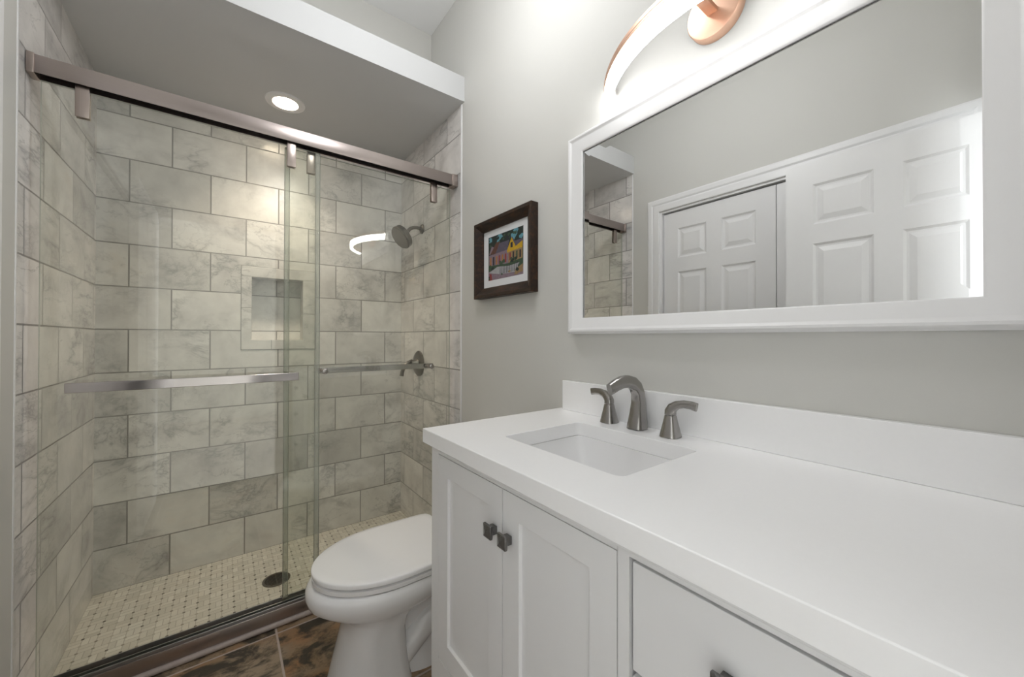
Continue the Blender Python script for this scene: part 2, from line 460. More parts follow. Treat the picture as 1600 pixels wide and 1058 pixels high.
# white edge strips where tile meets paint
mb = MB(); mb.box(XR - 0.004, XR + 0.004, YT - 0.002, YT + 0.010, 0.0, SOF0, bev=0.001); struct(mb.build('trim_1', M['trim']), 'white edge strip beside the right shower tile', 'trim')
mb = MB(); mb.box(XL - 0.004, XL + 0.002, YTL - 0.001, YTL + 0.008, 0.0, SOF0, bev=0.001); struct(mb.build('trim_2', M['trim']), 'white edge strip beside the left shower tile', 'trim')
# shower back wall with its niche
NX0, NX1, NZ0, NZ1, ND = 0.126, 0.379, 1.146, 1.499, 0.09
mb = MB(); grid_wall(mb, 'Y', YD, XL - 0.02, XR + 0.02, -0.10, SOF1, [(NX0, NX1, NZ0, NZ1)])
mb.face([(NX0, YD + ND, NZ0), (NX1, YD + ND, NZ0), (NX1, YD + ND, NZ1), (NX0, YD + ND, NZ1)])
mb.face([(NX0, YD, NZ0), (NX0, YD + ND, NZ0), (NX0, YD + ND, NZ1), (NX0, YD, NZ1)], 1)
mb.face([(NX1, YD, NZ0), (NX1, YD + ND, NZ0), (NX1, YD + ND, NZ1), (NX1, YD, NZ1)], 1)
mb.face([(NX0, YD, NZ0), (NX1, YD, NZ0), (NX1, YD + ND, NZ0), (NX0, YD + ND, NZ0)], 1)
mb.face([(NX0, YD, NZ1), (NX1, YD, NZ1), (NX1, YD + ND, NZ1), (NX0, YD + ND, NZ1)], 1)
mb.face([(XL - 0.02, YD + 0.12, -0.1), (XR + 0.02, YD + 0.12, -0.1), (XR + 0.02, YD + 0.12, SOF1), (XL - 0.02, YD + 0.12, SOF1)])
struct(mb.build('wall_back', [M['tile_back'], M['marble']]), 'marble tiled back wall of the shower', 'wall')
mb = MB()
fx0, fx1, fz0, fz1 = 0.078, 0.449, 1.092, 1.557
g = 0.0012
for (a, b, c, d) in ((fx0, NX0 - g, 1.325 + g, fz1 - 0.052), (fx0, NX0 - g, fz0 + 0.052, 1.325 - g), (NX1 + g, fx1, fz0 + 0.052, 1.300 - g), (NX1 + g, fx1, 1.300 + g, fz1 - 0.052),
                     (fx0, 0.30 - g, NZ1 + g, fz1), (0.30 + g, fx1, NZ1 + g, fz1), (fx0, 0.22 - g, fz0, NZ0 - g), (0.22 + g, fx1, fz0, NZ0 - g)):
    mb.box(a, b, YD - 0.003, YD + 0.002, c, d, bev=0.001, seg=1)
mb.box(fx0 - 0.003, fx1 + 0.003, YD - 0.0008, YD - 0.0002, fz0 - 0.003, NZ0, mat=1)
mb.box(fx0 - 0.003, fx1 + 0.003, YD - 0.0008, YD - 0.0002, NZ1, fz1 + 0.003, mat=1)
mb.box(fx0 - 0.003, NX0, YD - 0.0008, YD - 0.0002, NZ0, NZ1, mat=1)
mb.box(NX1, fx1 + 0.003, YD - 0.0008, YD - 0.0002, NZ0, NZ1, mat=1)
M['grout'] = plain('grey_grout', (0.33, 0.325, 0.31), 0.8)
struct(mb.build('trim_3', [M['marble'], M['grout']]), 'marble border pieces round the shower niche', 'trim')
# soffit over the shower, ledge and set-back wall above it
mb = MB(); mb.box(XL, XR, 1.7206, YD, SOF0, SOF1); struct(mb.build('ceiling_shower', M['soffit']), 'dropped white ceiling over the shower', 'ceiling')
mb = MB(); mb.box(XL - 0.12, XR + 0.12, 2.118, 2.238, SOF1, CEIL); struct(mb.build('wall_back_upper', M['wall']), 'painted wall set back above the shower ceiling', 'wall')
# curb
mb = MB(); mb.box(XL, XR, 1.802, 1.885, -0.08, 0.052, mat=0, bev=0.003)
struct(mb.build('curb', M['marble']), 'low marble curb under the shower doors', 'curb')
mb = MB(); mb.tube([(XL, 1.796, 0.011), (XR, 1.796, 0.011)], (0.011, 0.011), n=16, up=(0, 0, 1)); struct(mb.build('trim_4', M['pencil']), 'pale stone pencil strip along the curb foot', 'trim')
# doorway wall behind the camera
mb = MB(); solid_wall(mb, 'Y', YF, -0.20, XL - 0.12, XR + 0.12, 0, CEIL, [(-0.40, 0.362, 0.0, 2.035)])
struct(mb.build('wall_front', M['wall']))
def casing_Y(mb, y, sgn, x0, x1, z1, w=0.062):
    t = 0.016 * sgn
    for (a, b, c, d) in ((x0 - w, x0, 0, z1 + w), (x1, x1 + w, 0, z1 + w), (x0, x1, z1, z1 + w)):
        mb.box(a, b, y, y + t, c, d, bev=0.004)
mb = MB(); casing_Y(mb, YF, 1, -0.40, 0.362, 2.035)
mb.box(-0.40, -0.385, -0.20, YF, 0, 2.035); mb.box(0.347, 0.362, -0.20, YF, 0, 2.035); mb.box(-0.385, 0.347, -0.20, YF, 2.02, 2.035)
struct(mb.build('trim_5', M['trim']), 'white casing of the entry doorway', 'trim')
# closet casing on the left wall
mb = MB(); w = 0.088
lps = []
for o_, d_ in ((0.0, 0.0), (0.0, 0.011), (0.004, 0.013), (0.038, 0.0125), (0.046, 0.0105), (0.056, 0.015), (0.078, 0.017), (0.086, 0.014), (w, 0.010), (w, 0.0)):
    lps.append([(XL + d_ + 0.0002, DY1 + o_, 0.0), (XL + d_ + 0.0002, DY1 + o_, DZ + o_), (XL + d_ + 0.0002, DY0 - o_, DZ + o_), (XL + d_ + 0.0002, DY0 - o_, 0.0)])
mb.loft(lps, False, False, closed=False)
e_ = XL - 0.0004
mb.box(XL - 0.10, e_, DY1 - 0.014, DY1 - 0.0003, 0, DZ - 0.0003); mb.box(XL - 0.10, e_, DY0 + 0.0003, DY0 + 0.014, 0, DZ - 0.0003)
mb.box(XL - 0.10, e_, DY0 + 0.0145, DY1 - 0.0145, DZ - 0.014, DZ - 0.0004)
struct(mb.build('trim_6', M['trim'], smooth=8), 'white moulded casing round the closet opening', 'trim')

def panel_door(name, xf, sx, y0, y1, z0, z1, thick, handle=None):
    """six panel door; visible face at x = xf looking towards sx"""
    mb = MB(); wdt = y1 - y0
    st = 0.102 * wdt / 0.70 + 0.002; mid = 0.092; pw = (wdt - 2 * st - mid) / 2
    ys = [(y0 + st, y0 + st + pw), (y1 - st - pw, y1 - st)]
    zs = [(z0 + 0.22, z0 + 0.85), (z0 + 0.96, z1 - 0.405), (z1 - 0.310, z1 - 0.112)]
    pan = [(a, b, c, d) for a, b in ys for c, d in zs]
    for xx, sg in ((xf, sx), (xf - sx * thick, -sx)):
        grid_wall(mb, 'X', xx, y0, y1, z0, z1, pan)
        for (a, b, c, d) in pan:
            steps = [(0, 0), (0.010, 0.008), (0.018, 0.009), (0.042, 0.0015)]
            lps = []
            for ins, dep in steps:
                x = xx - sg * dep
                lps.append([(x, a + ins, c + ins), (x, b - ins, c + ins), (x, b - ins, d - ins), (x, a + ins, d - ins)])
            mb.loft(lps, False, True)
    for (p, q) in (((y0, z0), (y1, z0)), ((y1, z0), (y1, z1)), ((y1, z1), (y0, z1)), ((y0, z1), (y0, z0))):
        mb.face([(xf, *p), (xf, *q), (xf - sx * thick, *q), (xf - sx * thick, *p)])
    o = mb.build(name, M['door'], smooth=12)
    return struct(o)
o = panel_door('door_1', XL - 0.018, 1, 0.815, 1.4905, 0.012, 2.011, 0.034)
struct(o, 'closed six panel closet door beside the shower tile', 'door')
o = panel_door('door_2', XL - 0.018, 1, 0.130, 0.811, 0.012, 2.011, 0.034)
struct(o, 'closed six panel closet door behind the open entry door', 'door')
o = panel_door('door_3', -0.372, 1, -0.033, 0.729, 0.012, 2.030, 0.036)
struct(o, 'open six panel entry door folded back along the left wall', 'door')
for sx, xx in ((1, -0.372), (-1, -0.408)):
    mb = MB(); mb.lathe((xx, 0.668, 0.94), (sx, 0, 0), [(0.030, 0), (0.030, 0.005), (0.012, 0.008), (0.011, 0.022), (0.020, 0.028), (0.026, 0.040), (0.020, 0.050), (0.001, 0.053)] if sx > 0 else [(0.028, 0), (0.028, 0.004), (0.014, 0.008), (0.018, 0.02), (0.001, 0.024)])
    mb.build('door_knob', M['nickel'], parent=o)
# closet back so that the door gaps read dark
mb = MB(); mb.box(XL - 0.70, XL - 0.68, DY0 - 0.1, DY1 + 0.1, 0, DZ + 0.1); mb.box(XL - 0.68, XL - 0.12, DY1 + 0.08, DY1 + 0.1, 0, DZ + 0.1); mb.box(XL - 0.68, XL - 0.12, DY0 - 0.1, DY0 - 0.08, 0, DZ + 0.1)
mb.box(XL - 0.70, XL - 0.12, DY0 - 0.1, DY1 + 0.1, DZ + 0.1, DZ + 0.12); mb.box(XL - 0.70, XL - 0.12, DY0 - 0.1, DY1 + 0.1, -0.02, 0.0)
struct(mb.build('wall_closet', M['wall']), 'inside walls of the closet', 'wall')
# baseboard behind the toilet
mb = MB(); mb.box(XR - 0.013, XR, 1.0, 1.735, 0, 0.10, bev=0.004); struct(mb.build('baseboard_right', M['trim']))
mb = MB(); mb.box(XL, XL + 0.013, DY1 + 0.09, 1.735, 0, 0.10, bev=0.004); struct(mb.build('baseboard_left', M['trim']))

# bedroom behind the camera (seen only as light and in faint reflections)
BX0, BX1, BY0, BZ = -1.9, 2.4, -3.2, 2.6
mb = MB(); mb.box(BX0, BX1, BY0, -0.20, -0.06, 0.0); struct(mb.build('floor_bedroom', M['carpet']), 'bedroom floor beyond the doorway', 'floor')
mb = MB(); mb.box(BX0, BX1, BY0, -0.20, BZ, BZ + 0.1); struct(mb.build('ceiling_bedroom', M['ceil']), 'bedroom ceiling beyond the doorway', 'ceiling')
WY0, WY1, WZ0, WZ1 = -1.62, -0.34, 0.72, 2.18
mb = MB(); solid_wall(mb, 'X', BX1, BX1 + 0.1, BY0 - 0.1, -0.20, 0, BZ, [(WY0, WY1, WZ0, WZ1)])
mb.box(BX0 - 0.1, BX0, BY0, -0.20, 0, BZ); mb.box(BX0 - 0.1, BX1, BY0 - 0.1, BY0, 0, BZ)
mb.box(BX0, XL - 0.12, -0.22, -0.20, 0, BZ); mb.box(XR + 0.12, BX1, -0.22, -0.20, 0, BZ)
struct(mb.build('wall_bedroom', M['wall']), 'bedroom walls beyond the doorway', 'wall')
wn = MB()
for (a, b, c, d) in ((WY0, WY1, WZ0, WZ0 + 0.05), (WY0, WY1, WZ1 - 0.05, WZ1), (WY0, WY0 + 0.05, WZ0, WZ1), (WY1 - 0.05, WY1, WZ0, WZ1), (-1.0, -0.96, WZ0, WZ1)):
    wn.box(BX1 + 0.02, BX1 + 0.055, a, b, c, d)
wo = struct(wn.build('window_1', M['trim']), 'white framed bedroom window beyond the doorway', 'window')

# ------------------------------------------------------------------ shower doors
hy0, hy1, hz0, hz1 = 1.788, 1.838, 1.961, 2.016
h = thing('shower_door_header', 'brushed bronze header rail spanning the shower opening', 'rail', ((XL + XR) / 2, 1.813, hz0))
mb = MB()
mb.box(-0.461, 0.955, hy0, hy0 + 0.004, hz0, hz1, bev=0.0012); mb.box(-0.461, 0.955, hy1 - 0.005, hy1, hz0, hz1); mb.box(-0.461, 0.955, hy0 + 0.003, hy1 - 0.003, hz1 - 0.006, hz1 - 0.0005)
mb.build('rail', M['bronze'], parent=h)
mb = MB(); mb.box(-0.461, 0.955, hy0 + 0.006, hy1 - 0.005, hz0 + 0.016, hz1 - 0.006); plabel(mb.build('channel', M['black'], parent=h), 'black underside channel of the rail')
for (a, b) in ((XL + 0.001, -0.4605), (0.9545, XR - 0.001)):
    mb = MB(); mb.box(a, b, hy0 - 0.003, hy1 + 0.003, hz0 - 0.003, hz1 + 0.003, bev=0.002); mb.build('end_bracket', M['bronze_z'], parent=h)
t_ = thing('shower_door_track', 'dark bronze bottom track along the shower curb', 'track', ((XL + XR) / 2, 1.825, 0.052))
mb = MB(); mb.box(XL + 0.002, XR - 0.002, 1.7955, 1.800, 0.022, 0.070, bev=0.0015); mb.box(XL + 0.002, XR - 0.002, 1.800, 1.850, 0.0525, 0.060); plabel(mb.build('track_body', M['bronze'], parent=t_), 'bronze track face')
mb = MB(); mb.box(XL + 0.002, XR - 0.002, 1.7985, 1.803, 0.070, 0.082, bev=0.001); mb.box(XL + 0.002, XR - 0.002, 1.8215, 1.825, 0.060, 0.080, bev=0.001); mb.box(XL + 0.002, XR - 0.002, 1.8465, 1.850, 0.060, 0.085, bev=0.001)
mb.build('guide_rib', M['rib'], parent=t_)

def glass_panel(mb, x0, x1, y0, y1, z0, z1):
    mb.face([(x0, y0, z0), (x1, y0, z0), (x1, y0, z1), (x0, y0, z1)], 0)
    mb.face([(x0, y1, z0), (x1, y1, z0), (x1, y1, z1), (x0, y1, z1)], 0)
    for x in (x0, x1): mb.face([(x, y0, z0), (x, y1, z0), (x, y1, z1), (x, y0, z1)], 1)
    for z in (z0, z1): mb.face([(x0, y0, z), (x1, y0, z), (x1, y1, z), (x0, y1, z)], 1)
def shower_door(label, x0, x1, y0, clips, side):
    d = thing('shower_door', label, 'shower door', ((x0 + x1) / 2, y0 + 0.004, 0.063), 'sliding glass shower doors')
    mb = MB(); glass_panel(mb, x0, x1, y0, y0 + 0.010, 0.063, 1.949); mb.build('glass_panel', [M['glass'], M['glassedge']], parent=d)
    for cx in clips:
        mb = MB(); yy = y0 - 0.007
        mb.box(cx - 0.016, cx + 0.016, yy, y0 - 0.0005, 1.862, 1.9645, bev=0.0015)
        c = mb.build('hanger_clip', M['bronze_z'], parent=d)
        mb = MB(); mb.box(cx - 0.016, cx + 0.016, y0 + 0.0105, y0 + 0.014, 1.862, 1.9645, bev=0.001); mb.build('clip_back', M['bronze_z'], parent=c)
    return d
dA = shower_door('left sliding glass shower door in front, with towel bar on its outside', -0.452, 0.328, 1.806, (-0.364, 0.220), -1)
dB = shower_door('right sliding glass shower door behind, with towel bar inside the shower', 0.2005, 0.962, 1.829, (0.297, 0.868), 1)
def seal_mat():
    t = NT('clear_vinyl_seal')
    tr = t.n('ShaderNodeBsdfTransparent'); tr.inputs[0].default_value = (0.88, 0.89, 0.87, 1)
    b = t.n('ShaderNodeBsdfPrincipled'); b.inputs['Base Color'].default_value = (0.72, 0.72, 0.70, 1); b.inputs['Roughness'].default_value = 0.10
    lw = t.n('ShaderNodeFresnel'); lw.inputs[0].default_value = 1.35
    f = t.math('MULTIPLY_ADD', lw.outputs[0], 0.6, 0.20)
    f = t.math('MINIMUM', f, 0.8)
    mx = t.n('ShaderNodeMixShader'); t.l(f, mx.inputs[0]); t.l(tr.outputs[0], mx.inputs[1]); t.l(b.outputs[0], mx.inputs[2])
    t.l(mx.outputs[0], t.out.inputs[0]); return t.m
M['seal'] = seal_mat()
for d_, xs, yy, sg in ((dA, 0.3285, 1.811, -1), (dB, 0.2000, 1.834, 1)):
    mb = MB(); N = 24
    lp0 = [(xs + sg * 0.0085 + 0.0100 * math.cos(2 * math.pi * k / N), yy + 0.0072 * math.sin(2 * math.pi * k / N)) for k in range(N)]
    mb.loft([[(x, y, 0.088) for x, y in lp0], [(x, y, 1.945) for x, y in lp0]])
    plabel(mb.build('edge_seal', M['seal'], parent=d_, smooth=60), 'clear vinyl seal on the meeting edge')
def bow_bar(d, x0, x1, y, bow, zc, hgt, thk, mat):
    mb = MB(); N = 32; loops = []
    for i in range(N + 1):
        s = i / N; x = x0 + (x1 - x0) * s; yy = y + bow * (1 - (2 * s - 1) ** 2)
        loops.append([(x, yy, zc - hgt / 2), (x, yy + thk, zc - hgt / 2), (x, yy + thk, zc + hgt / 2), (x, yy, zc + hgt / 2)])
    mb.loft(loops); return mb.build('towel_bar', mat, parent=d, bev=0.0012)
b = bow_bar(dA, -0.388, 0.244, 1.756, -0.014, 1.003, 0.031, 0.009, M['barmetal'])
for x in (-0.335, 0.19):
    mb = MB(); mb.cyl((x, 1.757, 1.003), (x, 1.8055, 1.003), 0.009); mb.build('standoff', M['bronze_z'], parent=b)
    mb = MB(); mb.lathe((x, 1.8165, 1.003), (0, 1, 0), [(0.010, 0), (0.010, 0.006), (0.006, 0.008)]); mb.build('cap', M['bronze_z'], parent=b)
b = bow_bar(dB, 0.335, 0.885, 1.868, 0.012, 1.012, 0.026, 0.009, M['barmetal'])
for x in (0.355, 0.858):
    mb = MB(); mb.cyl((x, 1.8395, 1.012), (x, 1.869, 1.012), 0.008); mb.build('standoff', M['bronze_z'], parent=b)
    mb = MB(); mb.lathe((x, 1.8285, 1.012), (0, -1, 0), [(0.012, 0), (0.012, 0.005), (0.008, 0.0075)]); mb.build('cap', M['nickel'], parent=b)

# ------------------------------------------------------------------ shower fittings
sh = thing('showerhead', 'dark nickel showerhead on a short bent wall arm', 'showerhead', (XR, 2.24, 1.836))
mb = MB(); mb.lathe((XR - 0.0005, 2.24, 1.836), (-1, 0, 0), [(0.030, 0), (0.030, 0.004), (0.022, 0.012), (0.010, 0.015)]); mb.build('flange', M['darknickel'], parent=sh)
arm = [(XR - 0.010, 2.24, 1.836), (0.95, 2.24, 1.838), (0.925, 2.24, 1.834), (0.905, 2.24, 1.823), (0.893, 2.24, 1.806), (0.886, 2.24, 1.793)]
mb = MB(); mb.tube(arm, 0.0105, up=(0, 1, 0)); mb.build('arm', M['darknickel'], parent=sh)
ax = Vector((-0.80, -0.10, -0.62)).normalized()
c0 = Vector((0.886, 2.24, 1.790))
mb = MB(); mb.lathe(c0 - ax * 0.006, ax, [(0.013, 0), (0.017, 0.008), (0.017, 0.016), (0.028, 0.020), (0.062, 0.026), (0.070, 0.032), (0.072, 0.058), (0.068, 0.063)]); hd = mb.build('head', M['darknickel'], parent=sh)
mb = MB(); mb.lathe(c0 - ax * 0.006, ax, [(0.066, 0.0632), (0.066, 0.066), (0.02, 0.067)]); fp = mb.build('face_plate', M['darknickel'], parent=hd)

v = thing('shower_valve', 'dark nickel shower valve with round plate and curved lever', 'shower valve', (XR, 2.285, 0.997))
mb = MB(); mb.lathe((XR - 0.0005, 2.285, 0.997), (-1, 0, 0), [(0.080, 0), (0.080, 0.004), (0.070, 0.012), (0.034, 0.016), (0.026, 0.030), (0.022, 0.055), (0.006, 0.058)]); mb.build('escutcheon', M['darknickel'], parent=v)
mb = MB(); mb.tube([(XR - 0.045, 2.285, 1.012), (XR - 0.075, 2.280, 1.004), (XR - 0.100, 2.275, 0.982), (XR - 0.115, 2.270, 0.950), (XR - 0.120, 2.268, 0.925)], [(0.014, 0.010), (0.012, 0.009), (0.011, 0.007), (0.012, 0.006), (0.013, 0.005)], up=(0, 1, 0)); mb.build('lever', M['darknickel'], parent=v)

d = thing('shower_drain', 'round dark bronze drain in the mosaic shower floor', 'drain', (0.215, 2.222, ZS))
mb = MB(); cx, cy, cz = 0.215, 2.222, ZS
lps = []
for r, z in ((0.060, 0.0003), (0.060, 0.004), (0.050, 0.004), (0.050, 0.0005)):
    lps.append([(cx + r * math.cos(2 * math.pi * k / 40), cy + r * math.sin(2 * math.pi * k / 40), cz + z) for k in range(40)])
mb.loft(lps, False, False); mb.build('ring', M['darknickel'], parent=d)
mb = MB(); mb.lathe((cx, cy, cz + 0.0003), (0, 0, 1), [(0.0505, 0), (0.0505, 0.0008)], mat=1)
for i in range(-4, 5):
    L = math.sqrt(max(0, 0.0495 ** 2 - (i * 0.011) ** 2)); mb.box(cx - L, cx + L, cy + i * 0.011 - 0.002, cy + i * 0.011 + 0.002, cz + 0.001, cz + 0.0035)
mb.box(cx - 0.002, cx + 0.002, cy - 0.049, cy + 0.049, cz + 0.001, cz + 0.0035)
mb.build('grate', [M['darknickel'], M['black']], parent=d)

dl = thing('downlight', 'lit recessed downlight in the shower ceiling', 'ceiling light', (0.25, 2.283, SOF0))
mb = MB(); lps = []
for r, z in ((0.090, -0.0003), (0.089, -0.006), (0.070, -0.010), (0.058, -0.008), (0.056, -0.002), (0.056, -0.0003)):
    lps.append([(0.25 + r * math.cos(2 * math.pi * k / 48), 2.283 + r * math.sin(2 * math.pi * k / 48), SOF0 + z) for k in range(48)])
mb.loft(lps, False, False); mb.build('trim_ring', M['trim'], parent=dl)
mb = MB(); mb.lathe((0.25, 2.283, SOF0 - 0.0005), (0, 0, -1), [(0.056, 0), (0.056, 0.004), (0.03, 0.006)], n=48); plabel(mb.build('lens', M['bulb'], parent=dl), 'glowing lens')

def spot_light(name, loc, power, color, cone, blend, radius):
    l = bpy.data.lights.new(name, 'SPOT'); l.energy = power; l.color = color; l.spot_size = math.radians(cone); l.spot_blend = blend; l.shadow_soft_size = radius
    o = bpy.data.objects.new(name, l); COL.objects.link(o); o.location = loc; return o
spot_light('downlight_beam', (0.25, 2.283, SOF0 - 0.012), 40, (1.0, 0.85, 0.69), 108, 1.0, 0.05)

# ------------------------------------------------------------------ toilet
TY = 1.365
def egg(xtip, xback, xw, b, z, n=72, nb=3.2, yo=TY, taper=0.0):
    pts = []
    for k in range(n):
        th = 2 * math.pi * k / n; c, s = math.cos(th), math.sin(th)
        if c >= 0:
            pts.append((xw - (xw - xtip) * c, yo + b * s, z))
        else:
            e = 2 / nb
            pts.append((xw + (xback - xw) * abs(c) ** e, yo + b * (1 - taper * abs(c) ** (2 * e)) * math.copysign(abs(s) ** e, s), z))
    return pts
to = thing('toilet', 'white toilet with closed lid between shower and vanity', 'toilet', (0.5, TY, 0.0))
mb = MB()
Zs = (0, .02, .10, .18, .222, .243, .262, .283, .304, .326, .345, .358, .3650, .3655)
Tp = (.272, .277, .298, .320, .327, .312, .282, .244, .218, .211, .212, .219, .227, .245)
Bs = (.132, .128, .119, .115, .118, .129, .147, .166, .180, .187, .187, .184, .179, .162)
Xb = (.53, .525, .515, .51, .52, .56, .62, .67, .70, .70, .70, .70, .70, .69)
mb.loft([egg(a, c, min(0.47, 0.40 + max(0, z_ - 0.18) * 0.6), b, z_, nb=5 if z_ < 0.23 else 3.4) for z_, a, b, c in zip(Zs, Tp, Bs, Xb)])
# narrower rear body with the trapway bulge
mb.loft([egg(0.46, 0.80, 0.60, 0.105, 0.0, nb=4), egg(0.46, 0.80, 0.60, 0.098, 0.03, nb=4), egg(0.46, 0.79, 0.60, 0.078, 0.09, nb=4), egg(0.46, 0.78, 0.60, 0.078, 0.22, nb=4), egg(0.46, 0.80, 0.60, 0.11, 0.30, nb=4), egg(0.46, 0.80, 0.60, 0.13, 0.345, nb=4)])
for sg in (-1, 1):
    y = TY + sg * 0.062
    mb.tube([(0.50, y, 0.05), (0.545, y, 0.10), (0.60, y, 0.15), (0.66, y, 0.165), (0.71, y, 0.13), (0.74, y, 0.06), (0.745, y, 0.012)], [0.036, 0.044, 0.048, 0.048, 0.046, 0.044, 0.044], up=(0, 1, 0))
mb.box(0.66, 0.955, TY - 0.12, TY + 0.12, 0.30, 0.3665, bev=0.02)
mb.build('bowl', M['porcelain'], parent=to, smooth=50)
mb = MB()
kw = dict(nb=13, taper=0.03)
mb.loft([egg(0.234, 0.700, 0.475, 0.179, 0.3700, **kw), egg(0.230, 0.703, 0.475, 0.183, 0.3708, **kw), egg(0.229, 0.703, 0.475, 0.184, 0.3838, **kw), egg(0.231, 0.700, 0.475, 0.182, 0.3844, **kw)])
plabel(mb.build('seat', M['seatplastic'], parent=to, smooth=50), 'closed white seat ring')
mb = MB()
lp = [egg(0.232, 0.703, 0.475, 0.181, 0.3908, **kw), egg(0.2285, 0.708, 0.475, 0.1845, 0.3925, **kw), egg(0.228, 0.708, 0.475, 0.185, 0.4035, **kw), egg(0.2295, 0.707, 0.475, 0.1835, 0.4070, **kw), egg(0.234, 0.704, 0.475, 0.180, 0.4090, **kw)]
for k, (f_, dz) in enumerate(((0.9, 0.0112), (0.75, 0.0128), (0.5, 0.0142), (0.25, 0.0149), (0.06, 0.0150))):
    lp.append([(0.47 + (x - 0.47) * f_, TY + (y - TY) * f_, 0.3985 + dz) for x, y, z in egg(0.234, 0.704, 0.475, 0.180, 0, **kw)])
mb.loft(lp); mb.build('lid', M['seatplastic'], parent=to, smooth=50)
for sg in (-1, 1):
    mb = MB(); mb.box(0.7135, 0.745, TY + sg * 0.075 - 0.02, TY + sg * 0.075 + 0.02, 0.367, 0.398, bev=0.006); mb.build('hinge', M['seatplastic'], parent=to)
mb = MB()
def rrect(x0, x1, y0, y1, r, z, n=6):
    pts = []
    for cx, cy, a0 in ((x1 - r, y1 - r, 0), (x0 + r, y1 - r, 90), (x0 + r, y0 + r, 180), (x1 - r, y0 + r, 270)):
        for k in range(n + 1):
            a = math.radians(a0 + 90 * k / n); pts.append((cx + r * math.cos(a), cy + r * math.sin(a), z))
    return pts
mb.loft([rrect(0.815, 0.958, TY - 0.17, TY + 0.17, 0.03, 0.367), rrect(0.808, 0.968, TY - 0.185, TY + 0.185, 0.03, 0.40), rrect(0.800, 0.972, TY - 0.195, TY + 0.195, 0.03, 0.685)]); tk = mb.build('tank', M['porcelain'], parent=to, smooth=50)
mb = MB(); mb.loft([rrect(0.797, 0.973, TY - 0.198, TY + 0.198, 0.03, 0.6855), rrect(0.794, 0.974, TY - 0.200, TY + 0.200, 0.032, 0.692), rrect(0.794, 0.974, TY - 0.200, TY + 0.200, 0.032, 0.712), rrect(0.800, 0.968, TY - 0.193, TY + 0.193, 0.03, 0.718)]); mb.build('tank_lid', M['porcelain'], parent=to, smooth=50)
mb = MB(); mb.cyl((0.800, TY - 0.14, 0.64), (0.786, TY - 0.14, 0.64), 0.012); mb.tube([(0.788, TY - 0.14, 0.64), (0.782, TY - 0.10, 0.638), (0.782, TY - 0.07, 0.634)], [0.007, 0.007, 0.006]); mb.build('flush_lever', M['nickel'], parent=tk)

# ------------------------------------------------------------------ vanity
XC, YV0, YV1 = 0.467, -0.070, 0.992
CT, CB = 0.906, 0.867
va = thing('vanity_cabinet', 'white shaker vanity cabinet under the quartz countertop', 'cabinet', (0.72, 0.46, 0.0))
mb = MB()
mb.box(XC + 0.022, XR - 0.003, YV0 + 0.001, YV0 + 0.019, 0.02, CB - 0.002); mb.box(XC + 0.022, XR - 0.003, YV1 - 0.019, YV1 - 0.001, 0.02, CB - 0.002)
mb.box(XC + 0.022, XR - 0.003, YV0 + 0.0195, YV1 - 0.0195, 0.08, 0.098); mb.box(XR - 0.010, XR - 0.003, YV0 + 0.0195, YV1 - 0.0195, 0.0985, CB - 0.002)
mb.box(XC + 0.022, XR - 0.011, 0.342, 0.359, 0.0985, 0.70)
mb.build('body', M['cabinet'], parent=va, bev=0.001)
mb = MB()
stiles = [(0.950, YV1), (0.341, 0.3605), (YV0, 0.066)]
for a, b in stiles: mb.box(XC, XC + 0.0215, a, b, 0.0, CB - 0.002)
for a, b in ((0.3605, 0.950), (0.066, 0.341)):
    mb.box(XC, XC + 0.0215, a, b, 0.8455, CB - 0.002)
    mb.box(XC, XC + 0.0215, a, b, 0.06, 0.095)
mb.box(XC + 0.001, XC + 0.0215, 0.3605, 0.950, 0.298, 0.306)
mb.box(XC - 0.004, XC, 0.066, 0.950, 0.8545, CB - 0.002)
mb.build('face_frame', M['cabinet'], parent=va, bev=0.0012)
mb = MB(); mb.box(XC + 0.0195, XC + 0.0215, 0.066, 0.341, 0.095, 0.8455); mb.box(XC + 0.0195, XC + 0.0215, 0.3605, 0.950, 0.095, 0.8455); mb.build('interior', M['gap'], parent=va)
for y, z0_ in ((YV1 - 0.03, 0), (YV0 + 0.03, 0)):
    for x in (XR - 0.05,):
        mb = MB(); mb.box(x - 0.02, x + 0.02, y - 0.025, y + 0.025, 0.0, 0.02); mb.build('foot', M['cabinet'], parent=va)
def shaker(name, y0, y1, z0, z1, st, rails, x=XC, rec=0.007, slab=False):
    mb = MB(); g = 0.0014
    y0 += g; y1 -= g; z0 += g; z1 -= g
    if slab:
        mb.box(x, x + 0.018, y0, y1, z0, z1)
    else:
        hole = (y0 + st, y1 - st, z0 + rails, z1 - rails)
        grid_wall(mb, 'X', x, y0, y1, z0, z1, [hole])
        a, b, c, d = hole
        mb.loft([[(x, a, c), (x, b, c), (x, b, d), (x, a, d)], [(x + rec, a + 0.002, c + 0.002), (x + rec, b - 0.002, c + 0.002), (x + rec, b - 0.002, d - 0.002), (x + rec, a + 0.002, d - 0.002)]], False, True)
        mb.loft([[(x, y0, z0), (x, y1, z0), (x, y1, z1), (x, y0, z1)], [(x + 0.018, y0, z0), (x + 0.018, y1, z0), (x + 0.018, y1, z1), (x + 0.018, y0, z1)]], False, True)
    return mb.build(name, M['cabinet'], parent=va, smooth=20, bev=0.0008)
